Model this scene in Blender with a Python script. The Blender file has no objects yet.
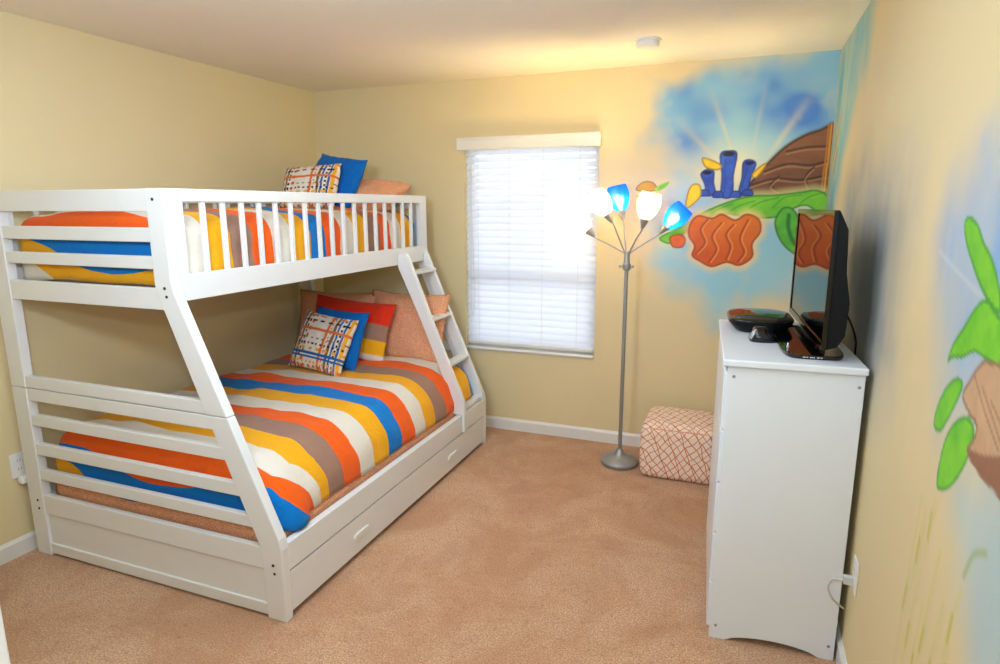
import bpy, bmesh, math, random
import numpy as np
from mathutils import Vector, Matrix
random.seed(4); rng = np.random.default_rng(7)
SC = bpy.context.scene; COL = SC.collection

# ------------------------------------------------------------------ camera, world, lights, exposure
W, D, H = 3.5013, 4.62, 2.44            # room: x 0..W, back wall y=0, front wall y=-D, ceiling H
CAM = Vector((3.0787, -4.0881, 1.6045)); yaw, pitch, roll, FPX = 0.3698, 0.1986, -0.0023, 625.76
cy_, sy_, cp_, sp_ = math.cos(yaw), math.sin(yaw), math.cos(pitch), math.sin(pitch)
fw = Vector((-sy_*cp_, cy_*cp_, -sp_)); r0 = Vector((cy_, sy_, 0)); u0 = r0.cross(fw)
rr = math.cos(roll)*r0 + math.sin(roll)*u0; uu = -math.sin(roll)*r0 + math.cos(roll)*u0
cd = bpy.data.cameras.new('camera'); co = bpy.data.objects.new('camera', cd); COL.objects.link(co)
cd.sensor_fit = 'HORIZONTAL'; cd.sensor_width = 36.0; cd.lens = 36.0*FPX/1000.0; cd.clip_start = 0.02
m = Matrix((rr, uu, -fw)).transposed().to_4x4(); m.translation = CAM; co.matrix_world = m
SC.camera = co
w = bpy.data.worlds.new('sky'); SC.world = w; w.use_nodes = True
bg = w.node_tree.nodes['Background']; bg.inputs[0].default_value = (0.92, 0.97, 1.0, 1); bg.inputs[1].default_value = 3.9
SC.view_settings.view_transform = 'Standard'; SC.view_settings.look = 'None'
SC.view_settings.exposure = 0.09; SC.view_settings.gamma = 1.0; SC.view_settings.use_curve_mapping = False

def area_light(name, loc, target, size, power, color=(1,1,1)):
    l = bpy.data.lights.new(name, 'AREA'); l.shape = 'DISK'; l.size = size; l.energy = power; l.color = color
    o = bpy.data.objects.new(name, l); COL.objects.link(o); o.location = loc
    o.rotation_euler = (Vector(target)-Vector(loc)).to_track_quat('-Z', 'Y').to_euler(); return o
# camera flash just above the lens, its bounce off the ceiling, and an added fill disk under the ceiling
area_light('camera_flash', (3.06, -4.12, 1.83), (1.7, -1.2, 0.9), 0.07, 12, (0.82, 1.0, 1.24))
area_light('bounced_flash', (2.2, -3.6, 1.9), (1.7, -2.5, 2.80), 0.35, 31, (0.80, 1.0, 1.29))
area_light('ceiling_fill', (1.85, -2.35, 2.425), (1.85, -2.35, 0), 1.5, 17, (0.80, 1.0, 1.29))

# ------------------------------------------------------------------ materials
def lin(c):
    c = [x/255.0 for x in c]
    return tuple((x/12.92 if x <= 0.04045 else ((x+0.055)/1.055)**2.4) for x in c) + (1.0,)
class NT:
    def __init__(s, name):
        s.m = bpy.data.materials.new(name); s.m.use_nodes = True; s.t = s.m.node_tree; s.n = s.t.nodes
        s.b = s.n['Principled BSDF']; s.out = s.n['Material Output']
    def add(s, ty, ins=None, **kw):
        nd = s.n.new(ty)
        for k, v in kw.items(): setattr(nd, k, v)
        for k, v in (ins or {}).items():
            if isinstance(v, bpy.types.NodeSocket): s.t.links.new(v, nd.inputs[k])
            else: nd.inputs[k].default_value = v
        return nd
    def link(s, a, b): s.t.links.new(a, b)
    def obj(s): return s.add('ShaderNodeTexCoord').outputs['Object']
    def noise(s, scale, detail=2, vec=None, rough=0.5, dist=0.0):
        return s.add('ShaderNodeTexNoise', {'Vector': vec or s.obj(), 'Scale': scale, 'Detail': detail, 'Roughness': rough, 'Distortion': dist}).outputs['Fac']
    def bump(s, h, strength, dist):
        b = s.add('ShaderNodeBump', {'Strength': strength, 'Distance': dist, 'Height': h}); s.link(b.outputs[0], s.b.inputs['Normal'])
    def mix(s, f, a, b):
        nd = s.add('ShaderNodeMix', data_type='RGBA'); 
        for i, v in ((0, f), (6, a), (7, b)):
            if isinstance(v, bpy.types.NodeSocket): s.link(v, nd.inputs[i])
            else: nd.inputs[i].default_value = v
        return nd.outputs[2]
    def math(s, op, a, b=0.0, c=0.0):
        nd = s.add('ShaderNodeMath', operation=op)
        for i, v in enumerate((a, b, c)):
            if isinstance(v, bpy.types.NodeSocket): s.link(v, nd.inputs[i])
            else: nd.inputs[i].default_value = v
        return nd.outputs[0]
def simple(name, c, rough=0.5, metal=0.0, spec=0.5, bscale=None, bstr=0.1, bdist=0.001, var=0.0, vscale=8):
    n = NT(name); n.b.inputs['Roughness'].default_value = rough; n.b.inputs['Metallic'].default_value = metal
    n.b.inputs['Specular IOR Level'].default_value = spec
    if var:
        cl = lin(c); a = tuple(x*(1-var) for x in cl[:3])+(1,); b = tuple(min(1, x*(1+var)) for x in cl[:3])+(1,)
        n.link(n.mix(n.noise(vscale, 3), a, b), n.b.inputs['Base Color'])
    else: n.b.inputs['Base Color'].default_value = lin(c)
    if bscale: n.bump(n.noise(bscale, 3), bstr, bdist)
    return n.m
WALLC = lin((229, 210, 161))
def wall_mat(name, painted=False):
    n = NT(name); n.b.inputs['Roughness'].default_value = 0.55; n.b.inputs['Specular IOR Level'].default_value = 0.35
    a = tuple(x*0.97 for x in WALLC[:3])+(1,); b = tuple(x*1.03 for x in WALLC[:3])+(1,)
    base = n.mix(n.noise(1.7, 2), a, b)
    if painted:
        at = n.add('ShaderNodeAttribute', attribute_name='paint')
        base = n.mix(at.outputs['Alpha'], base, at.outputs['Color'])
    n.link(base, n.b.inputs['Base Color']); n.bump(n.noise(70, 3), 0.22, 0.002); return n.m
M = {}
M['wall'] = wall_mat('wall_paint'); M['mural'] = wall_mat('mural_paint', True)
M['ceiling'] = simple('ceiling_paint', (244, 234, 216), 0.8, bscale=45, bstr=0.35, bdist=0.004, var=0.02)
M['trim'] = simple('trim_paint', (232, 228, 218), 0.35, bscale=30, bstr=0.03)
M['white'] = simple('bed_paint', (230, 229, 223), 0.30, bscale=25, bstr=0.03, var=0.015)
M['dresser'] = simple('dresser_paint', (232, 237, 240), 0.35, bscale=25, bstr=0.03, var=0.015)
M['groove'] = simple('dark_gap', (90, 84, 76), 0.8, var=0.05)
def carpet_mat():
    n = NT('carpet_pile'); n.b.inputs['Roughness'].default_value = 0.95; n.b.inputs['Specular IOR Level'].default_value = 0.1
    f = n.noise(150, 4, rough=0.8); g = n.noise(2.6, 4, rough=0.65, dist=0.6); g2 = n.noise(38, 3, rough=0.7)
    c = n.mix(n.add('ShaderNodeMapRange', {'Value': f, 'From Min': 0.35, 'From Max': 0.65}).outputs[0], lin((140, 100, 72)), lin((240, 196, 158)))
    c = n.mix(n.add('ShaderNodeMapRange', {'Value': g, 'From Min': 0.40, 'From Max': 0.62, 'To Min': 0.0, 'To Max': 0.55}).outputs[0], c, lin((172, 122, 86)))
    c = n.mix(n.add('ShaderNodeMapRange', {'Value': g2, 'From Min': 0.55, 'From Max': 0.75, 'To Min': 0.0, 'To Max': 0.6}).outputs[0], c, lin((150, 104, 74)))
    n.link(c, n.b.inputs['Base Color']); n.bump(f, 0.25, 0.004)
    n.b.inputs['Sheen Weight'].default_value = 0.15; return n.m
M['carpet'] = carpet_mat()
PAL = {'O': (243, 98, 20), 'W': (228, 218, 200), 'Y': (243, 172, 22), 'N': (158, 120, 100), 'B': (8, 122, 200), 'R': (226, 52, 24)}
def cloth(n, s=1.0):
    n.b.inputs['Roughness'].default_value = 0.85; n.b.inputs['Specular IOR Level'].default_value = 0.15
    n.b.inputs['Sheen Weight'].default_value = 0.08
    h = n.math('ADD', n.math('MULTIPLY', n.noise(9, 3), 1.0), n.math('MULTIPLY', n.noise(60, 2), 0.25))
    n.bump(h, 0.60*s, 0.02)
def stripe_mat(s0):
    n = NT('striped_comforter_fabric')
    at = n.add('ShaderNodeAttribute', attribute_name='S').outputs['Fac']
    wob = n.math('MULTIPLY', n.math('SUBTRACT', n.noise(2.2, 2), 0.5), 0.035)
    t = n.math('FRACT', n.math('DIVIDE', n.math('SUBTRACT', n.math('ADD', at, wob), s0), 1.04))
    cr = n.add('ShaderNodeValToRGB', {'Fac': t}); r = cr.color_ramp; r.interpolation = 'CONSTANT'
    seq = 'OWYNOWYB'
    while len(r.elements) < 8: r.elements.new(0.5)
    for i, k in enumerate(seq): r.elements[i].position = i/8.0
    for i, k in enumerate(seq): r.elements[i].color = lin(PAL[k])
    n.link(cr.outputs[0], n.b.inputs['Base Color']); cloth(n, 1.0); return n.m
M['stripes'] = stripe_mat(-1.345-1.04*3)
def fabric(name, c, var=0.06):
    n = NT(name); cl = lin(c); a = tuple(x*(1-var) for x in cl[:3])+(1,); b = tuple(min(1, x*(1+var)) for x in cl[:3])+(1,)
    n.link(n.mix(n.noise(14, 2), a, b), n.b.inputs['Base Color']); cloth(n); return n.m
M['blue'] = fabric('blue_cotton', (6, 102, 184)); M['mattress'] = fabric('mattress_ticking', (225, 218, 205), 0.02)
def coral_mat():
    n = NT('coral_print_fabric')
    v = n.add('ShaderNodeTexVoronoi', {'Vector': n.obj(), 'Scale': 95.0}, feature='DISTANCE_TO_EDGE').outputs['Distance']
    f = n.add('ShaderNodeMapRange', {'Value': v, 'From Min': 0.03, 'From Max': 0.16}).outputs[0]
    n.link(n.mix(f, lin((236, 184, 144)), lin((222, 142, 98))), n.b.inputs['Base Color']); cloth(n); return n.m
M['coral'] = coral_mat()
def attr_cloth(name):
    n = NT(name); at = n.add('ShaderNodeAttribute', attribute_name='paint'); n.link(at.outputs['Color'], n.b.inputs['Base Color']); cloth(n, 0.6); return n.m
M['print'] = attr_cloth('woven_print_fabric')
def lattice_mat():
    n = NT('lattice_pouf_fabric'); tc = n.add('ShaderNodeTexCoord').outputs['Object']
    sx = n.add('ShaderNodeSeparateXYZ', {0: tc}); nz = n.math('MULTIPLY', n.math('SUBTRACT', n.noise(7, 2), 0.5), 0.05)
    a = n.math('ADD', n.math('ADD', sx.outputs[0], n.math('MULTIPLY', sx.outputs[1], 0.45)), nz)
    b = n.math('ADD', sx.outputs[2], n.math('MULTIPLY', sx.outputs[1], 0.9))
    def line(e, per, wd):
        fr = n.math('FRACT', n.math('DIVIDE', e, per)); d = n.math('ABSOLUTE', n.math('SUBTRACT', fr, 0.5))
        return n.math('LESS_THAN', d, wd)
    nz2 = n.math('MULTIPLY', n.math('SUBTRACT', n.noise(11, 1), 0.5), 0.04)
    l1 = line(n.math('ADD', n.math('ADD', a, n.math('MULTIPLY', b, 0.8)), nz2), 0.052, 0.062)
    l2 = line(n.math('SUBTRACT', a, n.math('ADD', n.math('MULTIPLY', b, 0.95), nz2)), 0.047, 0.062)
    l3 = line(n.math('ADD', a, n.math('MULTIPLY', b, 0.35)), 0.083, 0.03)
    l = n.math('MAXIMUM', n.math('MAXIMUM', l1, l2), l3)
    lc = n.mix(n.noise(9, 1), lin((206, 84, 44)), lin((214, 140, 60)))
    n.link(n.mix(l, lin((250, 226, 204)), lc), n.b.inputs['Base Color']); cloth(n, 0.5); return n.m
M['lattice'] = lattice_mat()
M['black'] = simple('black_plastic', (13, 14, 16), 0.5, spec=0.2, bscale=90, bstr=0.03)
M['gloss'] = simple('glossy_black_plastic', (10, 10, 11), 0.08, bscale=3, bstr=0.01)
M['screen'] = simple('tv_screen_glass', (6, 7, 8), 0.02, spec=0.9, var=0.01)
M['silver'] = simple('satin_silver_plastic', (176, 178, 176), 0.35, metal=0.5, bscale=60, bstr=0.02)
M['nickel'] = simple('brushed_nickel', (160, 160, 156), 0.42, metal=0.6, bscale=200, bstr=0.05)
M['bolt'] = simple('dark_bolt_metal', (60, 56, 52), 0.4, metal=0.7, bscale=90, bstr=0.05)
M['cord'] = simple('grey_white_cord', (205, 208, 202), 0.5, var=0.03)
M['plate'] = simple('outlet_plastic', (240, 238, 230), 0.3, var=0.01)
def slat_mat():
    n = NT('blind_slat_vinyl'); n.n.remove(n.b)
    d = n.add('ShaderNodeBsdfDiffuse', {'Color': lin((246, 247, 250))}); t = n.add('ShaderNodeBsdfTranslucent', {'Color': lin((244, 246, 252))})
    mx = n.add('ShaderNodeMixShader', {0: 0.45}); n.link(d.outputs[0], mx.inputs[1]); n.link(t.outputs[0], mx.inputs[2])
    nb = n.add('ShaderNodeBump', {'Strength': 0.03, 'Distance': 0.001, 'Height': n.noise(40)}); n.link(nb.outputs[0], d.inputs['Normal'])
    n.link(mx.outputs[0], n.out.inputs[0]); return n.m
M['slat'] = slat_mat()
def glass_mat():
    n = NT('window_glass'); n.n.remove(n.b)
    t = n.add('ShaderNodeBsdfTransparent', {'Color': (0.95, 0.97, 0.97, 1)}); g = n.add('ShaderNodeBsdfGlossy', {'Roughness': 0.02})
    fr = n.add('ShaderNodeFresnel', {'IOR': 1.45}); mx = n.add('ShaderNodeMixShader', {0: fr.outputs[0]})
    n.link(t.outputs[0], mx.inputs[1]); n.link(g.outputs[0], mx.inputs[2]); n.link(mx.outputs[0], n.out.inputs[0]); return n.m
M['glass'] = glass_mat()
def shade_mat(name, c):
    n = NT(name); n.n.remove(n.b); cl = lin(c)
    d = n.add('ShaderNodeBsdfDiffuse', {'Color': cl}); t = n.add('ShaderNodeBsdfTranslucent', {'Color': cl})
    tr = n.add('ShaderNodeBsdfTransparent', {'Color': tuple(0.5+0.5*x for x in cl[:3])+(1,)}); g = n.add('ShaderNodeBsdfGlossy', {'Roughness': 0.15})
    def mx(f, a, b):
        k = n.add('ShaderNodeMixShader', {0: f}); n.link(a, k.inputs[1]); n.link(b, k.inputs[2]); return k.outputs[0]
    n.link(mx(0.05, mx(0.12, mx(0.6, d.outputs[0], t.outputs[0]), tr.outputs[0]), g.outputs[0]), n.out.inputs[0]); return n.m
M['shade_blue'] = shade_mat('blue_shade_plastic', (8, 92, 214)); M['shade_white'] = shade_mat('white_shade_plastic', (250, 246, 232))
def bulb_mat():
    n = NT('lit_bulb'); n.b.inputs['Base Color'].default_value = (1, 1, 1, 1)
    n.b.inputs['Emission Color'].default_value = (1.0, 0.76, 0.31, 1); n.b.inputs['Emission Strength'].default_value = 480.0; return n.m
M['bulb'] = bulb_mat()

# ------------------------------------------------------------------ mesh helpers
def tag(o, label=None, cat=None, group=None, kind=None):
    if label: o['label'] = label
    if cat: o['category'] = cat
    if group: o['group'] = group
    if kind: o['kind'] = kind
    return o
def thing(name, loc, label, cat, group=None, rz=0.0):
    o = bpy.data.objects.new(name, None); COL.objects.link(o); o.empty_display_size = 0.05
    o.location = loc; o.rotation_euler = (0, 0, rz); return tag(o, label, cat, group)
def wm(o):
    mt = Matrix.LocRotScale(o.location, o.rotation_euler, o.scale)
    return (wm(o.parent) @ mt) if o.parent else mt
def obj(name, bm, mat, parent=None, bevel=0.0, smooth=False, local=False, seg=2):
    """bm holds world coordinates (or the parent's own frame when local=True)"""
    me = bpy.data.meshes.new(name)
    bmesh.ops.recalc_face_normals(bm, faces=bm.faces[:])
    if parent is not None and not local: bm.transform(wm(parent).inverted())
    bm.to_mesh(me); bm.free(); me.materials.append(mat)
    if smooth:
        for p in me.polygons: p.use_smooth = True
        if smooth == 'auto': me.set_sharp_from_angle(angle=math.radians(35))
    o = bpy.data.objects.new(name, me); COL.objects.link(o)
    if parent is not None: o.parent = parent
    if bevel:
        b = o.modifiers.new('bevel', 'BEVEL'); b.width = bevel; b.segments = seg; b.limit_method = 'ANGLE'; b.angle_limit = math.radians(40)
    return o
def B(): return bmesh.new()
def box(bm, x0, x1, y0, y1, z0, z1):
    v = [bm.verts.new((x, y, z)) for x in (x0, x1) for y in (y0, y1) for z in (z0, z1)]
    for f in ((0,1,3,2), (4,6,7,5), (0,4,5,1), (2,3,7,6), (0,2,6,4), (1,5,7,3)): bm.faces.new([v[i] for i in f])
    return bm
def bx(*a): return box(B(), *a)
def prism(bm, pts, axis, a0, a1):
    """pts 2D in the two other axes (x: (y,z); y: (x,z); z: (x,y))"""
    def P(p, a): return {'x': (a, p[0], p[1]), 'y': (p[0], a, p[1]), 'z': (p[0], p[1], a)}[axis]
    A = [bm.verts.new(P(p, a0)) for p in pts]; C = [bm.verts.new(P(p, a1)) for p in pts]; n = len(pts)
    bm.faces.new(A); bm.faces.new(C[::-1])
    for i in range(n): bm.faces.new((A[i], C[i], C[(i+1) % n], A[(i+1) % n]))
    return bm
def tube(bm, pts, r, seg=10, caps=True):
    pts = [Vector(p) for p in pts]; rings = []; up = None
    for i, p in enumerate(pts):
        d = (pts[min(i+1, len(pts)-1)]-pts[max(i-1, 0)]).normalized()
        if up is None: up = d.orthogonal().normalized()
        up = (up-d*up.dot(d)).normalized(); s = d.cross(up); ri = r[i] if isinstance(r, (list, tuple)) else r
        rings.append([bm.verts.new(p+ri*(math.cos(2*math.pi*k/seg)*up+math.sin(2*math.pi*k/seg)*s)) for k in range(seg)])
    for a, b in zip(rings, rings[1:]):
        for k in range(seg): bm.faces.new((a[k], a[(k+1) % seg], b[(k+1) % seg], b[k]))
    if caps: bm.faces.new(rings[0][::-1]); bm.faces.new(rings[-1])
    return bm
def lathe(bm, prof, origin, axis=(0,0,1), seg=32):
    """prof: list of (radius, distance along axis)"""
    ax = Vector(axis).normalized(); u = ax.orthogonal().normalized(); v = ax.cross(u); o = Vector(origin); rings = []
    for r, h in prof:
        if r < 1e-6: rings.append([bm.verts.new(o+ax*h)])
        else: rings.append([bm.verts.new(o+ax*h+r*(math.cos(2*math.pi*k/seg)*u+math.sin(2*math.pi*k/seg)*v)) for k in range(seg)])
    for a, b in zip(rings, rings[1:]):
        for k in range(seg):
            k2 = (k+1) % seg
            f = [a[k % len(a)], a[k2 % len(a)], b[k2 % len(b)], b[k % len(b)]]; g = []
            for q in f:
                if q not in g: g.append(q)
            if len(g) > 2: bm.faces.new(g)
    return bm
def smoothpts(P, n=6, closed=False):
    P = [Vector(p) for p in P]; out = []; N = len(P)
    for i in range(N if closed else N-1):
        g = lambda k: P[k % N] if closed else P[max(0, min(N-1, k))]
        a, b, c, d = g(i-1), g(i), g(i+1), g(i+2)
        for k in range(n):
            t = k/n; out.append(0.5*((2*b)+(c-a)*t+(2*a-5*b+4*c-d)*t*t+(3*b-a-3*c+d)*t**3))
    if not closed: out.append(P[-1])
    return out
def structure(name, bm, mat, parent=None, bevel=0.0):
    o = obj(name, bm, mat, parent, bevel)
    if parent is None: o['kind'] = 'structure'
    return o

# ------------------------------------------------------------------ room shell
T = 0.15; wx0, wx1, wz0, wz1 = 1.229, 2.176, 0.60, 2.05
structure('floor', bx(-T, W+T, -D-T, T, -0.12, 0), M['carpet'])
structure('ceiling', bx(-T, W+T, -D-T, T, H, H+0.1), M['ceiling'])
structure('wall_left', bx(-T, 0, -D, 0, 0, H), M['wall'])
structure('wall_right', bx(W, W+T, -D, 0, 0, H), M['wall'])
structure('wall_front', bx(-T, W+T, -D-T, -D, 0, H), M['wall'])
b = B()
box(b, -T, wx0, 0, T, 0, H); box(b, wx1, W+T, 0, T, 0, H); box(b, wx0, wx1, 0, T, 0, wz0); box(b, wx0, wx1, 0, T, wz1, H)
structure('wall_back', b, M['wall'])
bb = 0.0863
def bprof(t=0.013): return [(0, 0), (t, 0), (t, bb-0.016), (t*0.45, bb-0.004), (t*0.3, bb), (0, bb)]
structure('baseboard_left', prism(B(), [(p[0], p[1]) for p in bprof()], 'y', -D, 0), M['trim'])
structure('baseboard_right', prism(B(), [(W-p[0], p[1]) for p in bprof()], 'y', -D, 0), M['trim'])
structure('baseboard_back', prism(B(), [(-p[0], p[1]) for p in bprof()], 'x', 0.013, W-0.013), M['trim'])
# open white door leaf whose edge shows low at the left
b = B(); d0 = Vector((2.318, -3.70)); dv = Vector((-0.35, -0.80)).normalized(); dn = Vector((-dv.y, dv.x))
if dn.x > 0: dn = -dn
q = [d0, d0+dv*0.80, d0+dv*0.80+dn*0.035, d0+dn*0.035]
prism(b, [(p.x, p.y) for p in q], 'z', 0.012, 2.03)
dr = structure('door_1', b, M['trim'], bevel=0.004)
b = B(); kp = d0+dv*0.07; lathe(b, [(0, -0.03), (0.026, -0.03), (0.026, -0.022), (0.010, -0.02), (0.010, 0.0), (0.024, 0.012), (0.027, 0.03), (0.018, 0.045), (0, 0.048)], (kp.x+0.028, kp.y-0.012, 0.95), (-dn.x, -dn.y, 0), 20)
obj('door_handle', b, M['nickel'], dr, smooth='auto')

# window: frame, sash rails, glass, sill
b = B(); y0, y1 = 0.085, 0.14
box(b, wx0, wx0+0.045, y0, y1, wz0, wz1); box(b, wx1-0.045, wx1, y0, y1, wz0, wz1)
box(b, wx0+0.045, wx1-0.045, y0, y1, wz0, wz0+0.05); box(b, wx0+0.045, wx1-0.045, y0, y1, wz1-0.045, wz1)
box(b, wx0+0.045, wx1-0.045, y0+0.005, y1-0.005, 1.085, 1.14)
wn = structure('window_1', b, M['trim'], bevel=0.004)
obj('glass_pane', bx(wx0+0.045, wx1-0.045, 0.112, 0.116, wz0+0.05, wz1-0.045), M['glass'], wn)
structure('trim_1', prism(B(), [(-0.012, 0.583), (0.084, 0.583), (0.084, 0.606), (-0.012, 0.606), (-0.018, 0.595)], 'x', wx0+0.001, wx1-0.001), M['trim'], bevel=0.002)

# ------------------------------------------------------------------ window blind
bl = thing('window_blind', ((wx0+wx1)/2, 0.03, wz0), 'white horizontal slat blind closed over the window left of the floor lamp', 'window blind')
b = B()
prism(b, [(-0.048, 1.986), (-0.044, 1.978), (-0.002, 1.978), (-0.002, 2.060), (-0.056, 2.060), (-0.056, 2.050), (-0.049, 2.042), (-0.048, 2.03)], 'x', 1.196, 2.192)
obj('valance', b, M['trim'], bl, bevel=0.002)
b = B(); nsl = 29; zt, zb = 1.985, 0.655; th = math.radians(61); hw = 0.025
for i in range(nsl):
    z = zt-0.02-(zt-zb-0.02)*i/(nsl-1); yc = 0.034; pr = []
    for k in range(7):
        s = -1+2*k/6; yy = s*hw; zz = 0.0035*(1-s*s)
        pr.append((yc+yy*math.cos(th)-zz*math.sin(th), z+yy*math.sin(th)+zz*math.cos(th)))
    back = [(p[0]+0.0022, p[1]+0.001) for p in pr[::-1]]
    prism(b, pr+back, 'x', wx0+0.005, wx1-0.005)
obj('slats', b, M['slat'], bl)
obj('bottom_rail', bx(wx0+0.012, wx1-0.012, 0.012, 0.056, 0.622, 0.642), M['trim'], bl, bevel=0.004)
for cx in (1.33, 1.56, 1.80, 2.05):
    b = B(); box(b, cx-0.0014, cx+0.0014, 0.0065, 0.0075, 0.63, 1.98)
    obj('ladder_cord', b, M['trim'], bl)
b = B(); tube(b, smoothpts([(1.285, 0.0, 1.975), (1.285, -0.004, 1.6), (1.30, -0.003, 1.05), (1.295, -0.003, 0.86), (1.275, -0.003, 0.88), (1.28, -0.003, 1.2), (1.278, -0.003, 1.975)]), 0.0018, 6)
obj('lift_cord', b, M['trim'], bl)

# ------------------------------------------------------------------ murals (paint on the wall: colours of the painting itself, plus shading in its grey wash)
def vnoise(x, y, cell, seed):
    r = np.random.default_rng(seed); g = r.random((256, 256)); fx, fy = x/cell+40, y/cell+40
    ix, iy = np.floor(fx).astype(int), np.floor(fy).astype(int); tx, ty = fx-ix, fy-iy
    tx = tx*tx*(3-2*tx); ty = ty*ty*(3-2*ty); G = lambda a, b: g[a % 256, b % 256]
    return (G(ix, iy)*(1-tx)+G(ix+1, iy)*tx)*(1-ty)+(G(ix, iy+1)*(1-tx)+G(ix+1, iy+1)*tx)*ty
def fbm(x, y, cell, seed): return 0.55*vnoise(x, y, cell, seed)+0.3*vnoise(x, y, cell/2.1, seed+1)+0.15*vnoise(x, y, cell/4.3, seed+2)
def sdist(x, y, poly, smooth=True):
    if smooth: P = np.array([(p.x, p.y) for p in smoothpts([(a, b_, 0) for a, b_ in poly], 4, True)])
    else: P = np.array(poly)
    d = np.full(x.shape, 1e9); ins = np.zeros(x.shape, bool)
    for i in range(len(P)):
        ax, ay = P[i]; bx_, by_ = P[(i+1) % len(P)]; ex, ey = bx_-ax, by_-ay; L = ex*ex+ey*ey+1e-12
        t = np.clip(((x-ax)*ex+(y-ay)*ey)/L, 0, 1); d = np.minimum(d, np.hypot(x-ax-t*ex, y-ay-t*ey))
        c = ((ay > y) != (by_ > y)) & (x < ex*(y-ay)/(ey if abs(ey) > 1e-12 else 1e-12)+ax); ins ^= c
    return np.where(ins, -d, d)
def sm(a, b_, t): t = np.clip((t-a)/(b_-a), 0, 1); return t*t*(3-2*t)
def c3(c): return np.array(lin(c)[:3])
class Paint:
    def __init__(s, x, y): s.x, s.y = x, y; s.c = np.zeros(x.shape+(3,)); s.a = np.zeros(x.shape); s.c[:] = WALLC[:3]
    def over(s, col, al):
        al = al[..., None]; col = np.broadcast_to(col, s.c.shape)
        a0 = s.a[..., None]; na = al+a0*(1-al); s.c = np.where(na > 1e-6, (col*al+s.c*a0*(1-al))/np.maximum(na, 1e-6), s.c); s.a = na[..., 0]
    def shape(s, poly, lo, hi, seed, edge=0.004, outline=None, ow=0.007, cell=0.06, grad=None, smooth=True):
        d = sdist(s.x, s.y, poly, smooth); f = fbm(s.x, s.y, cell, seed)
        if grad is not None: f = np.clip(0.4*f+0.6*grad, 0, 1)
        col = c3(lo)*(1-f[..., None])+c3(hi)*f[..., None]
        s.over(col, 1-sm(-edge, edge, d))
        if outline is not None: s.over(c3(outline), 0.75*(1-sm(ow*0.4, ow, np.abs(d+ow*0.3))))
        return d
    def stroke(s, pts, wd, col, al=1.0, soft=0.5):
        P = np.array([(p.x, p.y) for p in smoothpts([(a, b_, 0) for a, b_ in pts], 5)]); d = np.full(s.x.shape, 1e9)
        for i in range(len(P)-1):
            ax, ay = P[i]; ex, ey = P[i+1]-P[i]; t = np.clip(((s.x-ax)*ex+(s.y-ay)*ey)/(ex*ex+ey*ey+1e-12), 0, 1)
            d = np.minimum(d, np.hypot(s.x-ax-t*ex, s.y-ay-t*ey))
        s.over(c3(col), al*(1-sm(wd*(1-soft), wd, d)))
def mural_mesh(name, A0, A1, B0, B1, step, paint, place, label):
    nx, ny = int((A1-A0)/step)+1, int((B1-B0)/step)+1
    gx = np.linspace(A0, A1, nx); gy = np.linspace(B0, B1, ny); X, Y = np.meshgrid(gx, gy, indexing='ij')
    p = Paint(X, Y); paint(p); al = p.a
    keep = al > 0.006; q = keep[:-1, :-1] | keep[1:, :-1] | keep[:-1, 1:] | keep[1:, 1:]
    idx = -np.ones((nx, ny), int); used = np.zeros((nx, ny), bool)
    for a, c in ((0, 0), (1, 0), (0, 1), (1, 1)): used[a:nx-1+a, c:ny-1+c] |= q
    idx[used] = np.arange(used.sum()); I, J = np.nonzero(q)
    F = np.stack([idx[I, J], idx[I+1, J], idx[I+1, J+1], idx[I, J+1]], 1)
    V, flip = place(X[used], Y[used])
    if flip: F = F[:, ::-1]
    me = bpy.data.meshes.new(name); me.from_pydata(V.tolist(), [], F.tolist()); me.update()
    ca = me.color_attributes.new('paint', 'FLOAT_COLOR', 'POINT')
    ca.data.foreach_set('color', np.concatenate([p.c[used], al[used][:, None]], 1).astype(np.float32).ravel())
    me.materials.append(M['mural']); o = bpy.data.objects.new(name, me); COL.objects.link(o)
    return tag(o, label, 'mural')

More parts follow.
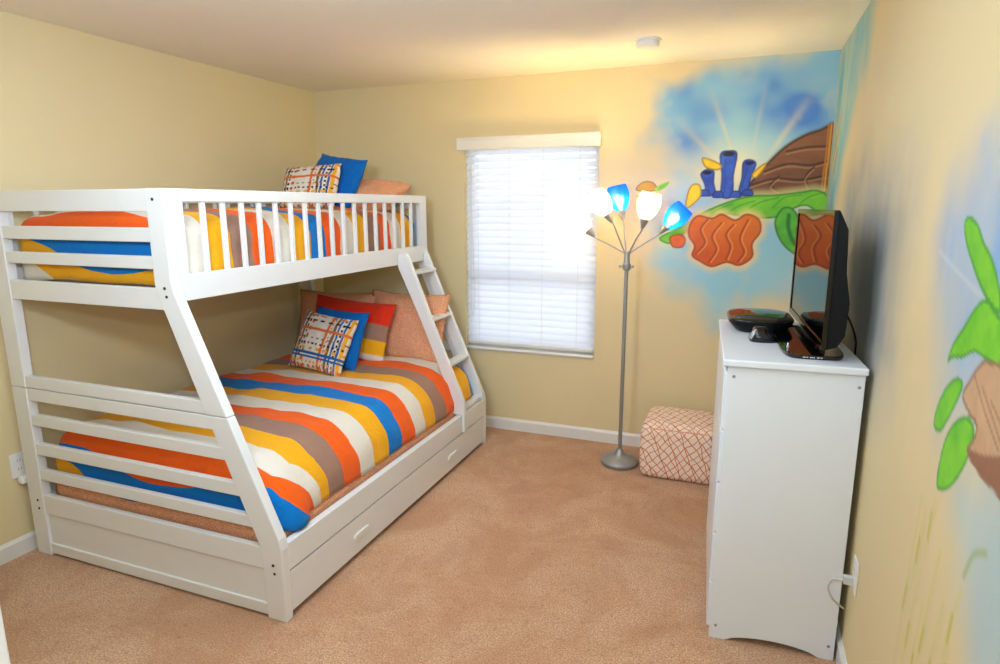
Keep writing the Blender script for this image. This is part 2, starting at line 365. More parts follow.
def paint_back(p):
    x, z = p.x, p.y
    WASH = [(2.52,2.34),(2.709,2.38),(2.984,2.42),(3.245,2.5),(3.7,2.5),(3.7,0.86),(3.42,0.95),(3.196,1.00),(3.05,0.93),(2.93,0.82),(2.84,0.98),(2.67,1.09),(2.54,1.22),(2.54,1.42),(2.60,1.76),(2.50,1.95),(2.47,2.15)]
    d = sdist(x, z, WASH); nz = fbm(x, z, 0.22, 3)
    al = 1-sm(-0.16, 0.05, d+0.22*(nz-0.5)); f = fbm(x*0.8, z*1.1, 0.30, 11); g = fbm(x, z, 0.35, 21)
    col = c3((168,214,218))[None, None]*(1-f[..., None])+c3((84,172,226))*f[..., None]
    deep = np.clip(sm(0.50, 0.80, g)*sm(1.75, 2.2, z)*0.8+0.9*g*np.exp(-((x-3.34)**2/0.04+(z-2.12)**2/0.02))+0.8*np.exp(-((x-2.72)**2/0.012+(z-1.98)**2/0.006))+0.35*np.exp(-((x-3.2)**2/0.05+(z-2.3)**2/0.02)), 0, 1)
    col = col*(1-deep[..., None])+c3((48,128,216))*deep[..., None]
    low = sm(1.7, 1.3, z)[..., None]*0.7; col = col*(1-low)+(c3((118,204,216))*(1-f[..., None])+c3((188,222,214))*f[..., None])*low
    p.over(col, al*0.93)
    # pale rays fanning out, and sandy breaks in the wash
    ang = np.arctan2(z-1.70, x-3.06); R = np.hypot(x-3.06, z-1.70)
    ray = sum(np.exp(-((ang-a)/wd)**2)*amp for a, wd, amp in ((0.62,0.05,.25),(1.02,0.05,.55),(1.45,0.03,.25),(1.95,0.035,.45),(2.35,0.045,.4),(2.75,0.07,.3),(-2.75,.05,.3),(-0.9,.05,.35),(-2.1,.06,.35)))
    p.over(c3((232,214,176)), np.clip(ray*sm(0.16, 0.30, R)*sm(0.70, 0.34, R), 0, 0.85)*al)
    glow = np.exp(-((x-2.95)**2/0.05+(z-1.79)**2/0.018)); p.over(c3((240,226,180)), np.clip(glow*1.1, 0, 0.85))
    p.over(c3((236,210,160)), 0.75*np.exp(-((x-3.42)**2/0.012+(z-1.02)**2/0.03)))
    br = sm(0.6, 0.8, fbm(x, z, 0.13, 31)); p.over(c3((205,205,190)), 0.35*br*al)
    # brown boulder
    RO = [(3.035,1.66),(3.095,1.747),(3.175,1.848),(3.259,1.935),(3.348,1.992),(3.432,2.021),(3.53,2.03),(3.55,1.634),(3.361,1.652),(3.199,1.671)]
    p.over(c3((96,60,36)), 0.6*(1-sm(0.0, 0.02, sdist(x, z, RO))))
    gr = np.clip((z-1.66)/0.36+0.5*(vnoise(x*1.0, z*5, 0.09, 77)-0.5), 0, 1)
    p.shape(RO, (96,60,42), (150,98,62), 5, 0.004, (58,38,30), 0.010, 0.05, gr)
    for pts in ([(3.08,1.72),(3.22,1.76),(3.36,1.75),(3.52,1.78)], [(3.16,1.80),(3.28,1.84),(3.40,1.83),(3.52,1.86)], [(3.27,1.91),(3.38,1.93),(3.52,1.93)], [(3.24,1.77),(3.20,1.72),(3.26,1.68)], [(3.42,1.82),(3.38,1.76),(3.42,1.68)]):
        p.stroke(pts, 0.009, (62,38,26), 0.8, 0.7); p.stroke([(a, c-0.015) for a, c in pts], 0.007, (192,136,92), 0.55, 0.8)
    for k, xx in enumerate((3.475, 3.488, 3.497)): p.stroke([(xx, 1.57), (xx-0.004, 1.75), (xx+0.002, 1.9), (xx, 2.05)], 0.007, ((196,120,44), (222,160,52), (150,82,34))[k], 0.85)
    # long green kelp blade and its curl
    LE = [(2.575,1.405),(2.71,1.48),(2.812,1.554),(2.953,1.62),(3.091,1.66),(3.227,1.665),(3.359,1.68),(3.436,1.691),(3.495,1.668),(3.53,1.612),(3.53,1.545),(3.475,1.544),(3.407,1.601),(3.34,1.59),(3.275,1.545),(3.183,1.53),(3.043,1.543),(2.928,1.554),(2.815,1.506),(2.736,1.444),(2.654,1.37)]
    p.over(c3((238,226,150)), 0.55*(1-sm(0.0, 0.05, sdist(x, z, LE))))
    p.shape(LE, (64,176,40), (150,222,52), 8, 0.004, (30,128,40), 0.008, 0.09)
    for k in range(1, 6):
        a = 2.72+0.125*k; p.stroke([(a, 1.485+0.035*min(k, 3)), (a+0.06, 1.55+0.025*min(k, 4)), (a+0.15, 1.60+0.016*k)], 0.006, (44,140,44), 0.6, 0.8)
    CU = [(3.276,1.59),(3.33,1.584),(3.367,1.521),(3.362,1.452),(3.399,1.383),(3.451,1.337),(3.454,1.302),(3.379,1.312),(3.305,1.363),(3.255,1.439),(3.238,1.52)]
    p.shape(CU, (52,160,48), (120,205,60), 9, 0.004, (24,104,40), 0.008, 0.05)
    p.stroke([(3.31,1.55),(3.315,1.47),(3.35,1.39),(3.41,1.33)], 0.016, (22,98,44), 0.8, 0.7)
    # plain orange coral mound with soft pale halo
    OR = [(2.756,1.49),(2.80,1.545),(2.883,1.53),(2.94,1.555),(3.017,1.52),(3.078,1.555),(3.15,1.525),(3.165,1.45),(3.125,1.38),(3.13,1.30),(3.06,1.245),(2.985,1.262),(2.901,1.232),(2.83,1.262),(2.778,1.30),(2.79,1.36),(2.752,1.42)]
    p.over(c3((250,214,130)), 0.8*(1-sm(0.0, 0.055, sdist(x, z, OR))))
    gr = np.clip((z-1.24)/0.3, 0, 1)
    p.shape(OR, (196,66,22), (246,132,34), 12, 0.004, (150,50,24), 0.008, 0.07, gr)
    for pts in ([(2.80,1.31),(2.85,1.38),(2.82,1.46),(2.86,1.52)], [(2.88,1.26),(2.92,1.34),(2.89,1.42),(2.94,1.50)], [(2.98,1.28),(3.00,1.36),(2.97,1.43),(3.01,1.49)], [(3.05,1.27),(3.08,1.33),(3.05,1.41),(3.09,1.52)]):
        p.stroke(pts, 0.009, (164,54,22), 0.75, 0.8); p.stroke([(a+0.014, c) for a, c in pts], 0.006, (255,176,84), 0.6, 0.8)
    # second small orange lump low in the weed, blue sponge, yellow fronds, ochre pebble
    p.shape([(2.64,1.41),(2.70,1.43),(2.735,1.40),(2.72,1.35),(2.66,1.35)], (214,84,30), (240,130,50), 14, 0.004, (150,50,24), 0.007)
    # cluster of blue tube sponges
    for k, (bx0, bz0, tx0, tz0, wd) in enumerate(((2.87,1.67,2.84,1.80,.034), (3.05,1.68,3.075,1.85,.032), (2.96,1.66,2.955,1.905,.042))):
        ex, ez = tx0-bx0, tz0-bz0; L = math.hypot(ex, ez); nx_, nz_ = -ez/L, ex/L
        poly = [(bx0+nx_*wd*0.75, bz0+nz_*wd*0.75), (bx0+ex*0.5+nx_*wd*0.8, bz0+ez*0.5+nz_*wd*0.8), (tx0+nx_*wd*1.15, tz0+nz_*wd*1.15), (tx0+ex/L*0.02, tz0+ez/L*0.02), (tx0-nx_*wd*1.15, tz0-nz_*wd*1.15), (bx0+ex*0.5-nx_*wd*0.8, bz0+ez*0.5-nz_*wd*0.8), (bx0-nx_*wd*0.75, bz0-nz_*wd*0.75)]
        p.shape(poly, (30,56,156), (58,106,214), 15+k, 0.004, (22,34,92), 0.007, 0.05)
        dd = np.hypot(x-tx0, (z-tz0)*2.2); p.over(c3((20,24,52)), 1-sm(wd*0.72, wd*0.85, dd))
        p.stroke([(bx0+nx_*wd*0.3, bz0+0.02), (tx0+nx_*wd*0.4, tz0-0.03)], 0.004, (24,40,110), 0.7, 0.7)
    for ax, az in ((2.83,1.675),(2.91,1.665),(3.01,1.665),(3.075,1.675)): p.shape([(ax-.03,az-.012),(ax-.02,az+.022),(ax+.02,az+.022),(ax+.03,az-.012)], (34,58,150), (58,104,206), 33, 0.004, (22,34,92), 0.006)
    for poly in ([(2.805,1.886),(2.863,1.873),(2.922,1.837),(2.895,1.814),(2.83,1.83)], [(2.728,1.59),(2.730,1.669),(2.755,1.728),(2.800,1.728),(2.812,1.668),(2.779,1.62)], [(3.093,1.787),(3.15,1.842),(3.165,1.831),(3.116,1.763)]):
        p.shape(poly, (240,190,20), (255,222,40), 17, 0.004, (150,104,30), 0.007)
    p.shape([(2.417,1.702),(2.441,1.739),(2.483,1.756),(2.527,1.743),(2.547,1.705),(2.485,1.69)], (196,140,40), (226,176,70), 18, 0.004, (140,90,40), 0.006)
    p.shape([(2.535,1.707),(2.576,1.737),(2.622,1.752),(2.60,1.718),(2.557,1.695)], (110,190,50), (150,210,70), 19, 0.004)
    p.shape([(2.419,1.665),(2.48,1.682),(2.518,1.668),(2.445,1.650)], (150,190,60), (190,210,90), 20, 0.004)
def paint_right(p):
    y, z = p.x, p.y; nz = fbm(y, z, 0.2, 43); st = fbm(y*1.8, z*0.8, 0.25, 44)
    def wash(poly, lo, hi, amt, soft, seed, streak=0.5):
        d = sdist(y, z, poly); a = 1-sm(-soft, soft*0.4, d+0.14*(nz-0.5)); f = fbm(y*1.8, z*0.8, 0.25, seed)[..., None]
        p.over(c3(lo)*(1-f)+c3(hi)*f, a*amt*(1-streak+streak*sm(0.3, 0.62, st)))
    wash([(0.1,2.55),(-0.35,2.55),(-0.95,2.55),(-1.0,2.2),(-0.70,1.95),(-0.50,1.6),(-0.38,1.2),(0.1,1.0)], (76,168,196), (140,190,186), 0.95, 0.22, 50, 0.35)
    wash([(-0.70,1.75),(-1.4,1.85),(-1.95,1.78),(-2.2,1.62),(-2.10,1.35),(-2.12,1.07),(-1.75,0.85),(-1.2,1.0),(-0.8,1.3)], (132,144,158), (178,182,180), 0.90, 0.36, 51, 0.3)  # grey-blue wash, with the shading beside the dresser painted into it
    wash([(-2.28,1.60),(-2.50,1.75),(-2.70,1.80),(-3.2,1.85),(-3.2,1.15),(-2.72,1.13),(-2.50,1.06),(-2.42,1.28)], (92,158,226), (160,200,228), 0.95, 0.20, 52, 0.3)
    wash([(-2.60,1.12),(-3.3,1.18),(-3.3,0.4),(-2.95,0.6),(-2.80,0.82),(-2.70,0.93)], (160,194,204), (200,214,206), 0.9, 0.16, 53, 0.35)
    p.stroke([(-2.36,1.50), (-2.66,1.44), (-3.0,1.40)], 0.010, (214,222,220), 0.4, 0.9)
    # dabs of weed by the corner
    for k, (a, c) in enumerate(((-0.10,1.98),(-0.17,1.90),(-0.12,1.84),(-0.24,1.94),(-0.28,1.86),(-0.20,1.78))):
        p.stroke([(a, c), (a-0.03, c+0.05), (a-0.05, c+0.12)], 0.016, ((206,140,60), (128,190,70), (190,110,50))[k % 3], 0.9)
    # green kelp lobes round a tan stone
    G = ((86,190,34), (142,222,40))
    for i, poly in enumerate(([(-2.516,1.57),(-2.543,1.581),(-2.596,1.568),(-2.644,1.536),(-2.698,1.51),(-2.759,1.459),(-2.773,1.42),(-2.719,1.43),(-2.657,1.456),(-2.594,1.494),(-2.538,1.534)],
        [(-2.535,1.276),(-2.551,1.317),(-2.607,1.369),(-2.662,1.418),(-2.709,1.434),(-2.767,1.416),(-2.90,1.40),(-2.90,1.33),(-2.764,1.33),(-2.684,1.331),(-2.619,1.305),(-2.562,1.292)],
        [(-2.501,1.124),(-2.509,1.173),(-2.556,1.231),(-2.611,1.261),(-2.646,1.256),(-2.63,1.22),(-2.588,1.164),(-2.548,1.124)],
        [(-2.58,1.012),(-2.575,1.07),(-2.596,1.133),(-2.642,1.181),(-2.699,1.206),(-2.737,1.197),(-2.745,1.167),(-2.721,1.117),(-2.682,1.066),(-2.632,1.026)])):
        p.shape(poly, G[0], G[1], 60+i, 0.003, (52,150,40), 0.006, 0.05)
    ST = [(-2.653,1.235),(-2.68,1.275),(-2.727,1.32),(-2.773,1.332),(-2.95,1.34),(-3.0,1.20),(-2.87,1.135),(-2.787,1.132),(-2.722,1.145),(-2.745,1.18),(-2.748,1.205),(-2.70,1.215)]
    p.shape(ST, (196,154,116), (216,178,138), 70, 0.003, (140,98,70), 0.006, 0.03)
    p.shape([(-2.72,1.148),(-2.80,1.168),(-2.89,1.20),(-3.0,1.24),(-3.0,1.12),(-2.87,1.13),(-2.787,1.13)], (136,92,64), (170,118,86), 71, 0.003)
    for k in range(3): p.stroke([(-2.70-0.05*k,1.29-0.012*k), (-2.78-0.04*k,1.24), (-2.86-0.03*k,1.20)], 0.004, (156,112,80), 0.7, 0.7)
    # thin yellow green reed strokes
    for i, (y0_, z0_, z1_, ln) in enumerate(((-2.49,0.95,0.40,.03),(-2.53,0.93,0.72,.02),(-2.55,0.80,0.42,.03),(-2.60,0.74,0.40,.02),(-2.66,0.90,0.44,.04),(-2.64,0.62,0.40,.02),(-2.72,0.82,0.46,.03),(-2.58,0.98,0.85,.01),(-2.80,0.90,0.70,.03),(-2.78,0.76,0.62,.0),(-2.70,0.66,0.42,.02))):
        p.stroke([(y0_, z0_), (y0_+ln, (z0_+z1_)/2), (y0_+ln*1.4, z1_)], 0.014, (214,206,104), 0.40, 0.9)
        p.stroke([(y0_+ln*0.8, (z0_+z1_)/2+0.03), (y0_+ln, (z0_+z1_)/2-0.03)], 0.013, (196,192,62), 0.75, 0.9)
    p.stroke([(-2.80,0.93),(-2.83,0.99),(-2.88,1.02)], 0.012, (150,180,96), 0.6, 0.8)
mural_mesh('wall_mural', 2.30, W-0.0015, 0.74, H-0.001, 0.0045, paint_back, lambda a, c: (np.stack([a, np.full(a.shape, -0.0004), c], 1), False),
           'undersea mural with brown boulder and orange coral painted on the wall by the lamp')
mural_mesh('wall_mural', -3.25, -0.0015, 0.36, H-0.001, 0.0060, paint_right, lambda a, c: (np.stack([np.full(a.shape, W-0.0004), a, c], 1), False),
           'hand painted mural of green kelp lobes and faint blue wash on the right wall')

# ------------------------------------------------------------------ bunk bed
Y0, Y1 = -2.356, -0.2986; PT = 0.042
bed = thing('bunk_bed', (0.75, -1.33, 0), 'white wooden twin over full bunk bed with slatted rails and a slanted ladder', 'bunk bed')
Wm = M['white']
def legx(z):    # outer edge of the bent front leg
    P = [(1.73, 1.0853), (1.31, 1.0853), (0.335, 1.5066), (0, 1.5066)]
    for (za, xa), (zb_, xb) in zip(P, P[1:]):
        if z >= zb_: return xa+(xb-xa)*(za-z)/(za-zb_)
    return 1.5066
def legin(z):
    P = [(1.73, 1.000), (1.29, 1.000), (0.30, 1.408), (0, 1.416)]
    for (za, xa), (zb_, xb) in zip(P, P[1:]):
        if z >= zb_: return xa+(xb-xa)*(za-z)/(za-zb_)
    return 1.416
for (ya, yb, s) in ((Y0, Y0+PT, 1), (Y1-PT, Y1, -1)):
    # straight wall-side posts (two stacked sections), bent front legs (two stacked sections)
    obj('post', bx(0.052, 0.148, ya, yb, 0, 0.817), Wm, bed, bevel=0.004); obj('post', bx(0.052, 0.148, ya, yb, 0.819, 1.672), Wm, bed, bevel=0.004)
    obj('bent_leg', prism(B(), [(legin(0.817), 0.817), (legx(0.817), 0.817), (1.499, 0.352), (1.5066, 0.31), (1.5066, 0), (1.416, 0), (1.408, 0.30)], 'y', ya, yb), Wm, bed, bevel=0.004)
    obj('bent_leg', prism(B(), [(legin(0.819), 0.819), (legx(0.819), 0.819), (1.095, 1.288), (1.0853, 1.33), (1.0853, 1.672), (1.0, 1.672), (1.0, 1.30)], 'y', ya, yb), Wm, bed, bevel=0.004)
    yi0, yi1 = (ya+0.004, ya+0.030) if s == 1 else (yb-0.030, yb-0.004)
    for zb_, zt_ in ((1.588, 1.671), (1.474, 1.528), (1.372, 1.421), (1.217, 1.300), (0.820, 0.872), (0.760, 0.816), (0.642, 0.693), (0.502, 0.556), (0.380, 0.430), (0.212, 0.306)):
        xr = lambda z: legin(z)+0.004
        obj('end_rail', prism(B(), [(0.146, zb_), (xr(zb_), zb_), (xr(zt_), zt_), (0.146, zt_)], 'y', yi0, yi1), Wm, bed, bevel=0.003)
    ym = (yi0+yi1)/2
    obj('end_panel', bx(0.146, 1.414, ym-0.004, ym+0.006, 0.055, 0.214), Wm, bed)
    obj('end_rail', bx(0.146, 1.418, yi0, yi1, 0.012, 0.062), Wm, bed, bevel=0.003)
# upper guard rails (room side with 17 balusters, wall side the same)
ga, gb = Y0+PT, Y1-PT
for (xa, xb, room) in ((1.0853-0.028, 1.0853, True), (0.070, 0.098, False)):
    obj('guard_rail', bx(xa, xb, ga, gb, 1.624, 1.672), Wm, bed, bevel=0.003)
    obj('side_rail', bx(xa, xb, ga, gb, 1.2469, 1.349), Wm, bed, bevel=0.003)
    for ya, yb in ((ga, -2.268), (-0.386, gb)): obj('guard_stile', bx(xa, xb, ya, yb, 1.349, 1.624), Wm, bed)
    n = 17
    for i in range(n):
        yc = -2.268+(2.268-0.386)*(i+1)/(n+1)
        obj('baluster', bx(xa+0.006, xb-0.006, yc-0.0105, yc+0.0105, 1.349, 1.624), Wm, bed, bevel=0.002)
# lower side rails
obj('side_rail', bx(1.472, 1.5066, ga, gb, 0.207, 0.322), Wm, bed, bevel=0.003)
obj('side_rail', bx(0.070, 0.098, ga, gb, 0.207, 0.322), Wm, bed, bevel=0.003)
# platform slats under each mattress
for (xa, xb, z) in ((0.10, 1.056, 1.262), (0.10, 1.470, 0.222)):
    for xx in (xa, xb-0.02): obj('slat_ledge', bx(xx, xx+0.02, ga+0.01, gb-0.01, z-0.02, z), Wm, bed)
    b = B()
    for i in range(14):
        yc = ga+0.08+(gb-ga-0.16)*i/13; box(b, xa+0.001, xb-0.001, yc-0.035, yc+0.035, z, z+0.016)
    obj('slat_base', b, Wm, bed)
# drawers under the lower side rail
dz0, dz1 = 0.028, 0.199; yseam = -1.335
for ya, yb in ((ga+0.003, yseam-0.001), (yseam+0.001, gb-0.003)):
    dw = obj('drawer', bx(1.486, 1.5046, ya, yb, dz0, dz1), Wm, bed, bevel=0.002)
    yc = (ya+yb)/2; hp = []
    for k in range(24):
        a = 2*math.pi*k/24; c_, s_ = math.cos(a), math.sin(a)
        hp.append((yc+0.045*math.copysign(1, c_)+0.016*c_, 0.112+0.016*s_))
    obj('drawer_handle', prism(B(), hp, 'x', 1.503, 1.5125), M['trim'], dw, bevel=0.003)
    obj('drawer_box', bx(0.95, 1.486, ya+0.03, yb-0.03, 0.02, 0.17), Wm, dw)
# ladder: outer stile + rungs between it and the far bent leg
def lx(z): return 1.150+(1.318-z)*0.401
LY = -0.700
obj('ladder_stile', prism(B(), [(1.087, 1.298), (1.102, 1.322), (1.148, 1.318), (1.172, 1.27), (lx(0.9), 0.9), (1.512, 0.430), (1.526, 0.395), (1.526, 0.215), (1.508, 0.215), (1.508, 0.324), (1.452, 0.324), (1.432, 0.44), (lx(0.9)-0.076, 0.9), (1.118, 1.17), (1.087, 1.235)], 'y', LY, LY+0.030), Wm, bed, bevel=0.003)
obj('ladder_stile', prism(B(), [(1.088, 1.30), (1.105, 1.31), (1.120, 1.295), (legx(0.9)+0.022, 0.9), (1.5068, 0.375), (1.5068, 0.324), (1.45, 0.324), (1.43, 0.40), (legx(0.9)-0.06, 0.9), (1.089, 1.24)], 'y', Y1-PT-0.0265, Y1-PT-0.0005), Wm, bed, bevel=0.003)
for z in (1.205, 0.915, 0.632, 0.352):
    x1 = lx(z)-0.012 if z > 0.4 else 1.497; x1b = min(x1, 1.5)
    obj('ladder_rung', bx(x1b-0.070, x1b, LY+0.030, Y1-PT-0.026, z-0.020, z), Wm, bed, bevel=0.003)
def bolt(x, y, z, d=(0, -1, 0)): obj('bolt', lathe(B(), [(0, 0), (0.0062, 0), (0.0055, 0.002), (0.002, 0.0022), (0, 0.001)], (x, y, z), d, 12), M['bolt'], bed)
for x, z in ((1.036, 1.632), (1.050, 1.302), (1.056, 1.270), (1.462, 0.240), (1.466, 0.205), (0.110, 0.275), (0.112, 0.235)): bolt(x, Y0+0.0002, z)

# ------------------------------------------------------------------ bedding
def rounded_box_mesh(x0, x1, y0, y1, z0, z1, r, step, open_bottom=True):
    nx, ny, nz = [max(2, int(round((b_-a)/step))) for a, b_ in ((x0, x1), (y0, y1), (z0, z1))]
    bm = B(); vs = {}
    def v(i, j, k):
        key = (i, j, k)
        if key not in vs: vs[key] = bm.verts.new((x0+(x1-x0)*i/nx, y0+(y1-y0)*j/ny, z0+(z1-z0)*k/nz))
        return vs[key]
    def face(f): bm.faces.new([v(*q) for q in f])
    for i in range(nx):
        for j in range(ny):
            face([(i, j, nz), (i+1, j, nz), (i+1, j+1, nz), (i, j+1, nz)])
            if not open_bottom: face([(i, j, 0), (i, j+1, 0), (i+1, j+1, 0), (i+1, j, 0)])
    for k in range(nz):
        for i in range(nx): face([(i, 0, k), (i+1, 0, k), (i+1, 0, k+1), (i, 0, k+1)]); face([(i, ny, k), (i, ny, k+1), (i+1, ny, k+1), (i+1, ny, k)])
        for j in range(ny): face([(0, j, k), (0, j, k+1), (0, j+1, k+1), (0, j+1, k)]); face([(nx, j, k), (nx, j+1, k), (nx, j+1, k+1), (nx, j, k+1)])
    return bm
def comforter(parent_name, x0, x1, y0, y1, z0, z1, r, label, shear=0.0, seed=1, crown=0.0, foot_drop=0.0, flop=False, footk=1.0):
    bm = rounded_box_mesh(x0, x1, y0, y1, z0, z1, r, 0.026); S = []
    bm.verts.ensure_lookup_table()
    from mathutils import noise as nz
    for v in bm.verts:
        p = v.co.copy(); s = p.y
        if abs(p.y-y0) < 1e-6: s = y0-footk*(z1-p.z)+0.045*nz.noise(Vector((p.x*3.2+seed, 0.3, 0)))*min(1, (z1-p.z)/0.08)-0.20*max(0, 1-(p.x-x0)/0.32)*min(1, (z1-p.z)/0.15)
        if flop:
            cf = min(0.24, 0.42*max(0, (-1.97-p.y)/0.3))*min(1, max(0, (p.x-1.12)/0.25))*(1-(p.z-z0)/(z1-z0)); s = max(s-cf, min(s, -2.50))
        S.append(s)
        q = Vector((min(max(p.x, x0+r*0.35), x1-r), min(max(p.y, y0+r*0.8), y1-r*0.5), min(p.z, z1-r)))
        d = p-q
        if d.length > 1e-6:
            rx = r*0.35 if d.x < 0 else r; ry = r*0.8 if d.y < 0 else r*0.5; e = Vector((d.x/rx, d.y/ry, d.z/r)); L = max(abs(e.x), abs(e.y), abs(e.z))
            e = e.normalized()*L; p = q+Vector((e.x*rx, e.y*ry, e.z*r))
        tz = (p.z-z0)/(z1-z0); u = (p.x-x0)/(x1-x0)
        if crown: p.z += crown*(1-(2*u-1)**2)*max(0, tz)
        if shear and u > 0.5: p.x -= shear*(u-0.5)*2*min(1, max(0, (p.z-z0-0.06)/(z1-z0-0.06)))
        n1 = nz.noise(Vector((p.x*3.1+seed, p.y*3.4, p.z*3.0))); n2 = nz.noise(Vector((p.x*9+seed, p.y*8, p.z*9)))
        v.co = p+Vector((0.010*n2 if tz < 0.7 else 0, 0.006*n2, (0.018*n1+0.007*n2)*(1 if tz > 0.3 else 0.3)))
        hem = 0.022*nz.noise(Vector((p.x*2.3+seed*3, p.y*2.1, 0)))
        if p.y < y0+0.1: hem += foot_drop*nz.noise(Vector((p.x*2.1, seed, 2)))
        v.co.z += hem*max(0, 1-tz*1.4)**2
        if flop and p.y < y0+0.17 and u > 0.9:
            k = max(0, 1-(p.y-y0)/0.17)**0.5*(u-0.9)/0.1; v.co.x += 0.080*k*(1-tz); v.co.z -= 0.022*k*(1-tz)
    me_o = obj(parent_name, bm, M['stripes'], None, smooth=True)
    at = me_o.data.attributes.new('S', 'FLOAT', 'POINT'); at.data.foreach_set('value', S)
    so = me_o.modifiers.new('thick', 'SOLIDIFY'); so.thickness = 0.012; so.offset = -1
    return tag(me_o, label, 'comforter', 'striped comforters on the two bunks')
comforter('comforter', 0.151, 1.456, -2.300, -0.362, 0.352, 0.600, 0.15, 'striped orange blue yellow comforter spread over the wide lower bunk', shear=0.05, seed=3, crown=0.022, foot_drop=0.03, flop=True, footk=0.68)
comforter('comforter', 0.135, 1.040, -2.300, -0.360, 1.306, 1.562, 0.10, 'striped orange blue yellow comforter on the narrow upper bunk behind the balusters', seed=9, crown=0.036, foot_drop=0.03, footk=1.05)
def soft_box(name, x0, x1, y0, y1, z0, z1, r, mat, label, cat, group=None):
    bm = rounded_box_mesh(x0, x1, y0, y1, z0, z1, r, 0.04, False)
    for v in bm.verts:
        p = v.co; q = Vector((min(max(p.x, x0+r), x1-r), min(max(p.y, y0+r), y1-r), min(max(p.z, z0+r), z1-r))); d = p-q
        if d.length > 1e-6:
            L = max(abs(d.x), abs(d.y), abs(d.z)); v.co = q+d.normalized()*L
    o = obj(name, bm, mat, None, smooth=True); return tag(o, label, cat, group)
soft_box('box_spring', 0.150, 1.452, -2.306, -0.352, 0.240, 0.362, 0.025, M['coral'], 'coral print covered base under the lower bunk comforter', 'box spring')
soft_box('mattress', 0.205, 1.330, -2.255, -0.420, 0.370, 0.550, 0.05, M['mattress'], 'wide white mattress beneath the comforter of the lower bunk', 'mattress')
soft_box('mattress', 0.160, 1.010, -2.262, -0.385, 1.280, 1.500, 0.05, M['mattress'], 'narrow white mattress beneath the comforter of the upper bunk', 'mattress')

# ------------------------------------------------------------------ pillows
def pillow(name, w_, h_, d_, loc, lean, rz, mat, label, painter=None, tilt=0.0, flange=0.0, group=None, n=30, sink=0.0, seed=0):
    from mathutils import noise as nz
    bm = B(); S = 1.0; rows = []; cols = []
    def prof(u, v): return max(0.0, (1-abs(u)**2.6))**0.55*max(0.0, (1-abs(v)**2.6))**0.55
    def pt(u, v, side):
        k = 1-0.07*(1-u*u)*abs(v)**6; k2 = 1-0.07*(1-v*v)*abs(u)**6
        x = u*w_/2*k2; z = v*h_/2*k; f = prof(min(1, abs(u)*(1+flange)), min(1, abs(v)*(1+flange)))
        y = side*(0.0025+d_/2*f)*(1+0.15*nz.noise(Vector((u*2+seed, v*2, side))))
        wr = 0.006*nz.noise(Vector((u*6+seed, v*6, side*2)))
        return Vector((x, y+side*wr*min(1, f*3)+0.008*nz.noise(Vector((u*3+seed*2, v*3, 0)))*(abs(u)**3+abs(v)**3), z))
    g = {}
    colr = {}
    for side in (-1, 1):
        for i in range(n+1):
            for j in range(n+1):
                u, v = -1+2*i/n, -1+2*j/n; edge = i in (0, n) or j in (0, n)
                if edge and side == 1: g[(1, i, j)] = g[(-1, i, j)]; continue
                q = bm.verts.new(pt(u, v, 0 if edge else side)); g[(side, i, j)] = q
                if painter: colr[q.index if False else len(colr)] = painter(u, v, side)
    for side in (-1, 1):
        for i in range(n):
            for j in range(n):
                f = [g[(side, i, j)], g[(side, i+1, j)], g[(side, i+1, j+1)], g[(side, i, j+1)]]; bm.faces.new(f if side == -1 else f[::-1])
    o = obj(name, bm, mat, None, smooth=True)
    if painter:
        ca = o.data.color_attributes.new('paint', 'FLOAT_COLOR', 'POINT')
        ca.data.foreach_set('color', [c for k in range(len(colr)) for c in colr[k]])
    # origin of the mesh at its centre; rotate: lean back about x, roll tilt about y, turn about z
    R = Matrix.Rotation(rz, 4, 'Z') @ Matrix.Rotation(lean, 4, 'X') @ Matrix.Rotation(tilt, 4, 'Y')
    low = min((R @ v.co).z for v in o.data.vertices)
    o.matrix_world = Matrix.Translation((loc[0], loc[1], loc[2]-low)) @ R
    return tag(o, label, 'pillow', group)
def plaid(u, v, side):
    c = (232, 222, 204)
    x, y = (u+1)/2, (v+1)/2
    def dash(t, per, duty=0.5): return (t/per) % 1.0 < duty
    K = {'o': (222, 112, 48), 'b': (40, 96, 160), 'n': (128, 92, 70), 'k': (34, 32, 36), 'y': (236, 168, 44)}
    for pos, wd, k, per in ((0.06,.022,'b',0),(0.115,.018,'y',.09),(0.165,.022,'n',0),(0.225,.016,'k',.10),(0.29,.024,'o',.13),(0.62,.024,'o',0),(0.67,.012,'o',.08),(0.735,.022,'n',0),(0.80,.020,'b',0),(0.86,.016,'k',.09),(0.90,.022,'b',0),(0.955,.03,'y',0)):
        if abs(x-pos) < wd and (per == 0 or dash(y, per)): c = K[k]
    for pos, wd, k, per in ((0.06,.028,'o',.11),(0.13,.022,'y',.08),(0.21,.020,'b',0),(0.275,.02,'b',0),(0.35,.022,'y',.14),(0.43,.016,'k',.075),(0.53,.014,'n',.10),(0.68,.022,'o',0),(0.83,.016,'k',.15),(0.93,.018,'o',.2)):
        if abs(y-pos) < wd and (per == 0 or dash(x+0.03, per)): c = K[k]
    return lin(c)
def bands(u, v, side):
    t = (1-v)/2
    k = 'R' if t < 0.36 else 'N' if t < 0.62 else 'Y' if t < 0.84 else 'W' if t < 0.93 else 'O'
    return lin(PAL[k])
LB = 0.60
pillow('pillow_sham', 0.68, 0.45, 0.15, (0.44, -0.455, LB-0.015), math.radians(-16), math.radians(2), M['coral'], 'large coral print pillow sham at the left head of the lower bunk', flange=0.10, group='pillows on the lower bunk', seed=1)
pillow('pillow_sham', 0.62, 0.48, 0.15, (1.00, -0.47, LB-0.02), math.radians(-17), math.radians(-3), M['coral'], 'large coral print pillow sham behind the ladder on the lower bunk', flange=0.10, group='pillows on the lower bunk', seed=2)
